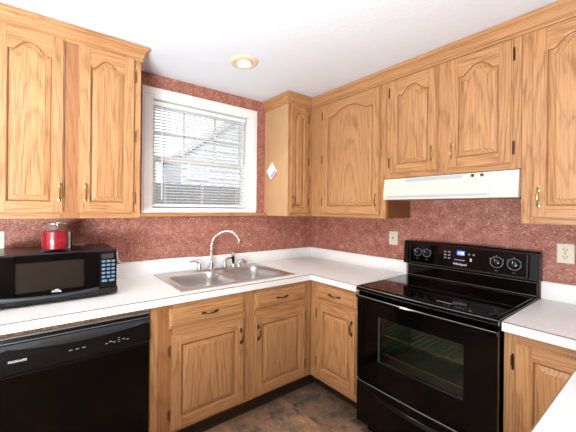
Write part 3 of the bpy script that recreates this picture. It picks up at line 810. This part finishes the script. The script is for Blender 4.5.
for r in range(6):
    for q in range(3):
        if r == 5 and q == 2: continue
        ww = .018 if r < 5 else .028
        st = .0242 if r < 5 else .037
        MB().use(BTN).box((PX + .012 + q * st, MY - .0014, 1.100 - r * .0212), (PX + .012 + q * st + ww, MY + .001, 1.1125 - r * .0212), bevel=.001).build('button', None, cp)

k = thing('candle_jar', (-2.222, -.290, MZ1), 'red candle in a wide glass jar on top of the microwave', 'candle')
jc = (-2.228, -.290, MZ1 + .0006)
MB().use(JARGLASS).lathe([(.050, 0), (.060, .004), (.062, .012), (.062, .112), (.060, .120), (.0585, .124), (.0585, .140)], jc, seg=32, cap1=False).build('glass_jar', None, k)
MB().use(RED).lathe([(.048, .006), (.0600, .012), (.0600, .100), (.048, .102)], jc, seg=32).build('wax', None, k)
MB().use(RIMGLASS).lathe([(.0585, .138), (.0605, .141), (.0605, .146), (.0585, .148), (.056, .146), (.056, .140)], jc, seg=32, cap0=False, cap1=False).build('rim', None, k)
k = thing('card_box', (-2.218, -.215, MZ1), 'narrow white card box standing behind the red candle jar', 'box')
b = MB().use(PAPER).box((-2.286, -.222, MZ1 + .0006), (-2.150, -.208, MZ1 + .092), bevel=.001); b.use(GREENP).box((-2.185, -.2224, MZ1 + .012), (-2.156, -.2219, MZ1 + .06)); b.use(BLACKP).box((-2.150, -.222, MZ1 + .0006), (-2.144, -.208, MZ1 + .092))
b.build('box', None, k)
b = MB().use(PAPER); b.box((-2.118, -.088, MZ1 + .0006), (-2.062, -.070, MZ1 + .003)); b.box((-2.112, -.092, MZ1 + .0031), (-2.088, -.078, MZ1 + .0045))
tag(b.build('paper_slip'), 'small white slip of paper lying at the back of the microwave top', 'paper')

# ---------------------------------------------------------------- range hood
k = thing('range_hood', (-.18, -1.42, 1.47), 'cream under-cabinet range hood above the black stove', 'range hood')
b = MB((0, 0, 0), **RIGHT).use(CREAM)
h0, h1 = 1.0495, 1.789
prof = [(.002, 1.612), (.346, 1.612), (.348, 1.608), (.349, 1.585), (.356, 1.545), (.360, 1.505), (.360, 1.474), (.350, 1.470), (.330, 1.470), (.330, 1.480), (.002, 1.480)]
b.prism(prof, h0, h1, axis=0); b.build('shell', None, k)
MB((0, 0, 0), **RIGHT).use(CREAM).prism([(.3585, 1.544), (.3615, 1.543), (.366, 1.505), (.366, 1.473), (.3595, 1.4725)], h0 + .004, 1.665, axis=0).build('visor', None, k)
b = MB((0, 0, 0), **RIGHT).use(HOODG); b.box((1.075, .364, 1.482), (1.66, .3675, 1.498), bevel=.001)
b.build('lip_strip', None, k)
b = MB((0, 0, 0), **RIGHT).use(HOODG); b.box((1.20, .347, 1.586), (1.655, .3515, 1.607), bevel=.001); cp = b.build('switch_strip', None, k)
MB((0, 0, 0), **RIGHT).use(CREAM).box((1.535, .3505, 1.585), (1.656, .3535, 1.608), bevel=.001).build('switch_plate', None, k)
for y_ in (1.587, 1.632):
    MB((0, 0, 0), **RIGHT).use(BLACKP).lathe([(.0085, .3532), (.0085, .358), (.0068, .364), (.004, .365)], (y_, 0, 1.5965), ax=1, seg=16).use(EDGE).box((y_ - .0012, .364, 1.592), (y_ + .0012, .3656, 1.602)).build('knob', None, k)
MB((0, 0, 0), **RIGHT).use(mat('filter_mesh', (120, 120, 118), .4, metal=.8)).box((1.10, .03, 1.474), (1.74, .32, 1.4798)).build('filter', None, k)

# ---------------------------------------------------------------- electric range
k = thing('electric_range', (-.34, -1.418, 0), 'black freestanding electric range with glass cooktop', 'stove')
y0, y1 = 1.065, 1.803
M = lambda: MB((0, 0, 0), **RIGHT)
b = M().use(BLACK)
b.box((y0 + .003, .028, .09), (y0 + .02, .645, .893)); b.box((y1 - .02, .028, .09), (y1 - .003, .645, .893)); b.box((y0 + .02, .028, .09), (y1 - .02, .05, .893)); b.box((y0 + .02, .05, .09), (y1 - .02, .645, .33))
b.box((y0 + .02, .05, .82), (y1 - .02, .640, .893)); b.box((y0 + .03, .06, .002), (y1 - .03, .58, .09))
b.build('body', None, k)
# oven cavity with two racks
b = M().use(OVENIN)
b.box((y0 + .06, .12, .40), (y1 - .06, .125, .80)); b.box((y0 + .06, .125, .395), (y1 - .06, .64, .40)); b.box((y0 + .06, .125, .80), (y1 - .06, .64, .805)); b.box((y0 + .06, .125, .40), (y0 + .065, .64, .80)); b.box((y1 - .065, .125, .40), (y1 - .06, .64, .80))
b.build('oven_cavity', None, k)
for zr in (.545, .66):
    b = M().use(RACK)
    b.tube([(y0 + .068, .63, zr), (y1 - .068, .63, zr)], .004, 6); b.tube([(y0 + .068, .15, zr), (y1 - .068, .15, zr)], .003, 6)
    for i in range(2): b.tube([(y0 + .07 + i * (y1 - y0 - .14), .15, zr), (y0 + .07 + i * (y1 - y0 - .14), .63, zr)], .0035, 6)
    for i in range(1, 18): b.tube([(y0 + .07 + i * .0345, .15, zr), (y0 + .07 + i * .0345, .63, zr)], .0016, 5)
    b.build('oven_rack', None, k)
# bowed oven door
wy0, wy1, wz0, wz1 = 1.218, 1.668, .506, .765
def fx(y):   # the front face swells gently to the middle
    t = (y - y0) / (y1 - y0); return .660 + .012 * math.sin(math.pi * t)
def curved(b, ya, yb, za, zb, back=.648, n=14, off=0.0, bev=.004):
    lps = []
    for i in range(n + 1):
        y = ya + (yb - ya) * i / n; f = fx(y) + off
        lps.append([(y, back, za), (y, f - bev, za), (y, f, za + bev), (y, f, zb - bev), (y, f - bev, zb), (y, back, zb)])
    b.loops(lps, cap0=True, cap1=True, smooth=True); return b
b = M().use(BLACK)
curved(b, y0 + .003, wy0, .350, .868); curved(b, wy1, y1 - .003, .350, .868); curved(b, wy0, wy1, .350, wz0); curved(b, wy0, wy1, wz1, .868)
d = b.build('oven_door', None, k)
b = M().use(OVENGLASS); lps = []
for i in range(9):
    y = wy0 + (wy1 - wy0) * i / 8; lps.append([(y, fx(y) - .004, wz0), (y, fx(y) - .004, wz1)])
b.loops(lps, closed=False); b.build('window', None, d)
b = M().use(GREYP)
b.box((wy0, .648, wz0), (wy0 + .012, fx(wy0) + .0006, wz1)); b.box((wy0, .66, wz0 - .002), (wy1, fx(wy0) + .0003, wz0 + .002)); b.build('window_edge', None, d)
b = M().use(BLACK); curved(b, y0 + .003, y1 - .003, .852, .872, back=.660, off=.020, bev=.007)
hh = b.build('handle', None, d)
b = M().use(EDGE); curved(b, y0 + .006, y1 - .006, .8680, .8710, back=.672, off=.0165, bev=.001); b.build('handle_edge', None, hh)
# drawer with a curved finger lip
b = M().use(BLACK); curved(b, y0 + .003, y1 - .003, .082, .338)
d = b.build('storage_drawer', None, k)
b = M().use(EDGE); curved(b, y0 + .004, y1 - .004, .3375, .3400, back=.66, off=.0008, bev=.0008); b.build('drawer_edge', None, d)
b = M().use(BLACK); lps = []
for i in range(21):
    t = i / 20; y = y0 + .07 + (y1 - y0 - .14) * t; f = fx(y); a = .016 * math.sin(math.pi * t) ** .7; zc = .290 - .018 * math.sin(math.pi * t)
    lps.append([(y, f - .006, zc + .020), (y, f + a * .5, zc + .012), (y, f + a, zc), (y, f + a * .6, zc - .008), (y, f - .006, zc - .010)])
b.loops(lps, cap0=True, cap1=True, smooth=True); b.build('drawer_lip', None, d)
# cooktop
b = M().use(BLACK)
lps = []
for i in range(15):
    y = y0 + (y1 - y0) * i / 14; f = fx(y) + .010
    lps.append([(y, .03, .896), (y, f - .008, .896), (y, f, .902), (y, f, .916), (y, f - .007, .9225), (y, .03, .9225)])
b.loops(lps, cap0=True, cap1=True, smooth=True)
ct = b.build('cooktop', None, k)
lps = []
b = M().use(BLACKG); b.box((y0 + .014, .085, .9225), (y1 - .014, (.650), .9262), bevel=.0015); g = b.build('glass_surface', None, ct)
b = M().use(EDGE); curved(b, y0 + .004, y1 - .004, .9195, .9215, back=.66, off=.0094, bev=.0008); curved(b, y0 + .004, y1 - .004, .9025, .9040, back=.66, off=.0102, bev=.0006); b.build('edge_line', None, ct)
for (cy, cx_, r) in ((y0 + .20, .48, .105), (y1 - .20, .48, .09), (y0 + .20, .22, .075), (y1 - .20, .22, .095)):
    b = M().use(mat('burner_ring', (12, 11, 11), .10)); b.lathe([(r, .9263), (r, .9265), (r - .004, .9265), (r - .004, .9263)], (cy, cx_, 0), seg=40, cap0=False, cap1=False); b.build('burner_ring', None, ct)
M().use(DIM).box((1.512, .585, .9262), (1.585, .600, .9266)).build('print_mark', None, ct)
# backguard
b = M().use(BLACK)
b.prism([(.028, .90), (.062, .90), (.062, 1.012), (.028, 1.012)], y0 + .004, y1 - .004, axis=0)
b.use(EDGE).box((y0 + .006, .0618, .930), (y1 - .006, .0632, .9325)); b.box((y0 + .006, .0618, 1.004), (y1 - .006, .0628, 1.0055))  # edge highlights drawn in as two thin light strips
bgd = b.build('backguard', None, k)
b = M().use(BLACKP)
lps = []
for i in range(13):
    t = i / 12; y = y0 - .019 + (y1 - y0 + .030) * t; dz = .006 * math.sin(math.pi * t)
    lps.append([(y, .028, 1.012), (y, .080, 1.012), (y, .086, 1.018), (y, .074, 1.168 + dz), (y, .066, 1.176 + dz), (y, .028, 1.176 + dz)])
b.loops(lps, cap0=True, cap1=True, smooth=True)
cp = b.build('control_panel', None, bgd)
nn = Vector((-.9968, 0, .0797))     # the panel leans back slightly
def on_panel(y, z): return (-(.0866 - (z - 1.018) * .08), -y, z)
b = M().use(BLACKG)
pf = lambda z: .0866 - (z - 1.018) * .08
def plate(b, ya, yb, za, zb, h=.0006):
    b.add([(ya, pf(za) - .002, za), (yb, pf(za) - .002, za), (yb, pf(zb) - .002, zb), (ya, pf(zb) - .002, zb), (ya, pf(za) + h, za), (yb, pf(za) + h, za), (yb, pf(zb) + h, zb), (ya, pf(zb) + h, zb)],
          [[0, 1, 2, 3], [4, 5, 6, 7], [0, 1, 5, 4], [1, 2, 6, 5], [2, 3, 7, 6], [3, 0, 4, 7]]); return b
plate(b, y0 + .012, y1 - .028, 1.026, 1.160); b.build('glass_fascia', None, bgd)
b = M().use(GREYP); plate(b, y0 + .026, y0 + .029, 1.030, 1.155, .0012); plate(b, y1 - .045, y1 - .041, 1.030, 1.155, .0012); plate(b, y0 + .03, y1 - .05, 1.026, 1.0285, .0012); b.build('fascia_edge', None, bgd)
for i, (y_, z_) in enumerate(((1.148, 1.100), (1.211, 1.101), (1.618, 1.096), (1.702, 1.095))):
    r = .024 if i < 2 else .030
    b = MB(on_panel(y_, z_), u=(0, -1, 0), n=nn, z=(.0797, 0, .9968))
    b.use(DIALP).lathe([(r + .003, .0006), (r + .003, .0014), (r + .001, .0014), (r + .001, .0006)], ax=1, seg=28, cap0=False, cap1=False)
    b.use(BLACKP).lathe([(r * .92, .0008), (r * .92, .006), (r * .80, .014), (r * .66, .022), (r * .45, .024)], ax=1, seg=24)
    b.box((-.0045, .020, -r * .7), (.0045, .030, r * .7), bevel=.002)
    b.use(SILVER).box((-.001, .0297, r * .15), (.001, .0305, r * .62)); kn = b.build('knob', None, bgd)
    b = MB(on_panel(y_, z_), u=(0, -1, 0), n=nn, z=(.0797, 0, .9968)).use(DIALP)
    for a in (-60, 0, 60):
        aa = R(a); q = r + .0085; b.box((math.sin(aa) * q - .0011, .0006, math.cos(aa) * q - .003), (math.sin(aa) * q + .0011, .0011, math.cos(aa) * q + .003))
    b.box((-.008, .0006, -r - .020), (.008, .0011, -r - .0185))
    b.build('dial_marking', None, bgd)
b = M().use(BLUE); plate(b, 1.404, 1.448, 1.112, 1.140, .0012); b.build('display', None, bgd)
text('clock_digits', '1:38', .021, tuple(Vector(on_panel(1.426, 1.1185)) + nn * .0014), (0, -1, 0), nn, DIGIT, bgd, align='CENTER')
text('logo', 'Whirlpool', .019, tuple(Vector(on_panel(1.422, 1.048)) + nn * .0008), (0, -1, 0), nn, SILVER, bgd, align='CENTER', bold=.0004)
def touch_key(ya, yb, za, zb): plate(M().use(DIM), ya, yb, za, zb, .0012).build('touch_key', None, bgd)
touch_key(1.390, 1.450, 1.078, 1.084)
for y_ in (1.325, 1.350):
    for z_ in (1.082, 1.102, 1.122): touch_key(y_, y_ + .014, z_, z_ + .008)
for y_ in (1.468, 1.494): touch_key(y_, y_ + .010, 1.118, 1.128)
b = M().use(SILVER); plate(b, 1.479, 1.489, 1.080, 1.098, .0012); b.build('start_key', None, bgd)

# ---------------------------------------------------------------- outlets and ceiling light
def outlet(name, origin, fr, w_, h_, label, cat, kind):
    k = thing(name, origin, label, cat)
    b = MB(origin, **fr).use(ALMOND)
    b.loops([[(-w_ / 2 + i, nn, -h_ / 2 + i), (w_ / 2 - i, nn, -h_ / 2 + i), (w_ / 2 - i, nn, h_ / 2 - i), (-w_ / 2 + i, nn, h_ / 2 - i)] for i, nn in ((0, .0006), (0, .003), (.003, .0055), (.005, .006))], cap0=True, cap1=True)
    b.build('plate', None, k)
    if kind == 'switch':
        b = MB(origin, **fr).use(ALMOND).box((-.016, .006, -.033), (.016, .0075, .033), bevel=.001); b.use(SLOT).box((-.004, .0075, -.006), (.004, .010, .010), bevel=.001)
        b.build('toggle', None, k)
    else:
        for cz in (-.0195, .0195):
            b = MB(origin, **fr).use(ALMOND); b.prism([(x, z + cz) for x, z in rrect(-.017, .017, -.0145, .0145, .010, 5)], .0058, .0078)
            b.use(SLOT); b.box((-.0085, .0074, cz - .002), (-.0055, .0081, cz + .008)); b.box((.0055, .0074, cz - .002), (.0085, .0081, cz + .008)); b.lathe([(.003, .0074), (.003, .0081)], (0, 0, cz - .008), ax=1, seg=10)
            b.build('socket', None, k)
        MB(origin, **fr).use(BRONZE).lathe([(.003, .0058), (.003, .0076), (.002, .0082)], (0, 0, 0), ax=1, seg=10).build('screw', None, k)
    return k
outlet('wall_switch', (0, -.913, 1.178), RIGHT, .072, .106, 'almond switch plate on the red wall left of the stove', 'wall switch', 'switch')
outlet('wall_outlet', (0, -1.901, 1.176), RIGHT, .070, .106, 'almond duplex outlet on the red wall right of the stove', 'wall outlet', 'outlet')
outlet('wall_outlet', (-2.492, 0, 1.198), LEFT, .072, .126, 'white wall outlet behind the microwave, left of the candle jar', 'wall outlet', 'outlet')
sd = bpy.data.lights.new('recessed_lamp', 'SPOT'); sd.energy = 26; sd.color = (1.0, 0.95, 0.88); sd.spot_size = R(125); sd.spot_blend = 0.7; sd.shadow_soft_size = 0.05
so = bpy.data.objects.new('recessed_lamp', sd); COL.objects.link(so); so.location = (-1.197, -.553, HZ - .03)
k = thing('ceiling_light', (-1.197, -.553, HZ), 'small round recessed ceiling light in front of the window', 'ceiling light')
cc = (-1.197, -.553, HZ)
MB().use(LAMPW).lathe([(.093, -.0006), (.093, -.004), (.086, -.011), (.070, -.014), (.060, -.010), (.056, -.002)], cc, seg=36, cap0=False, cap1=False).build('trim_ring', None, k)
MB().use(LAMPW).lathe([(.057, -.002), (.056, -.016), (.050, -.019), (.045, -.015)], cc, seg=32, cap0=False, cap1=False).build('gimbal', None, k)
MB().use(BULB).lathe([(.046, -.0015), (.046, -.012), (.026, -.016), (.005, -.017)], cc, seg=28, cap0=False).build('bulb', None, k)
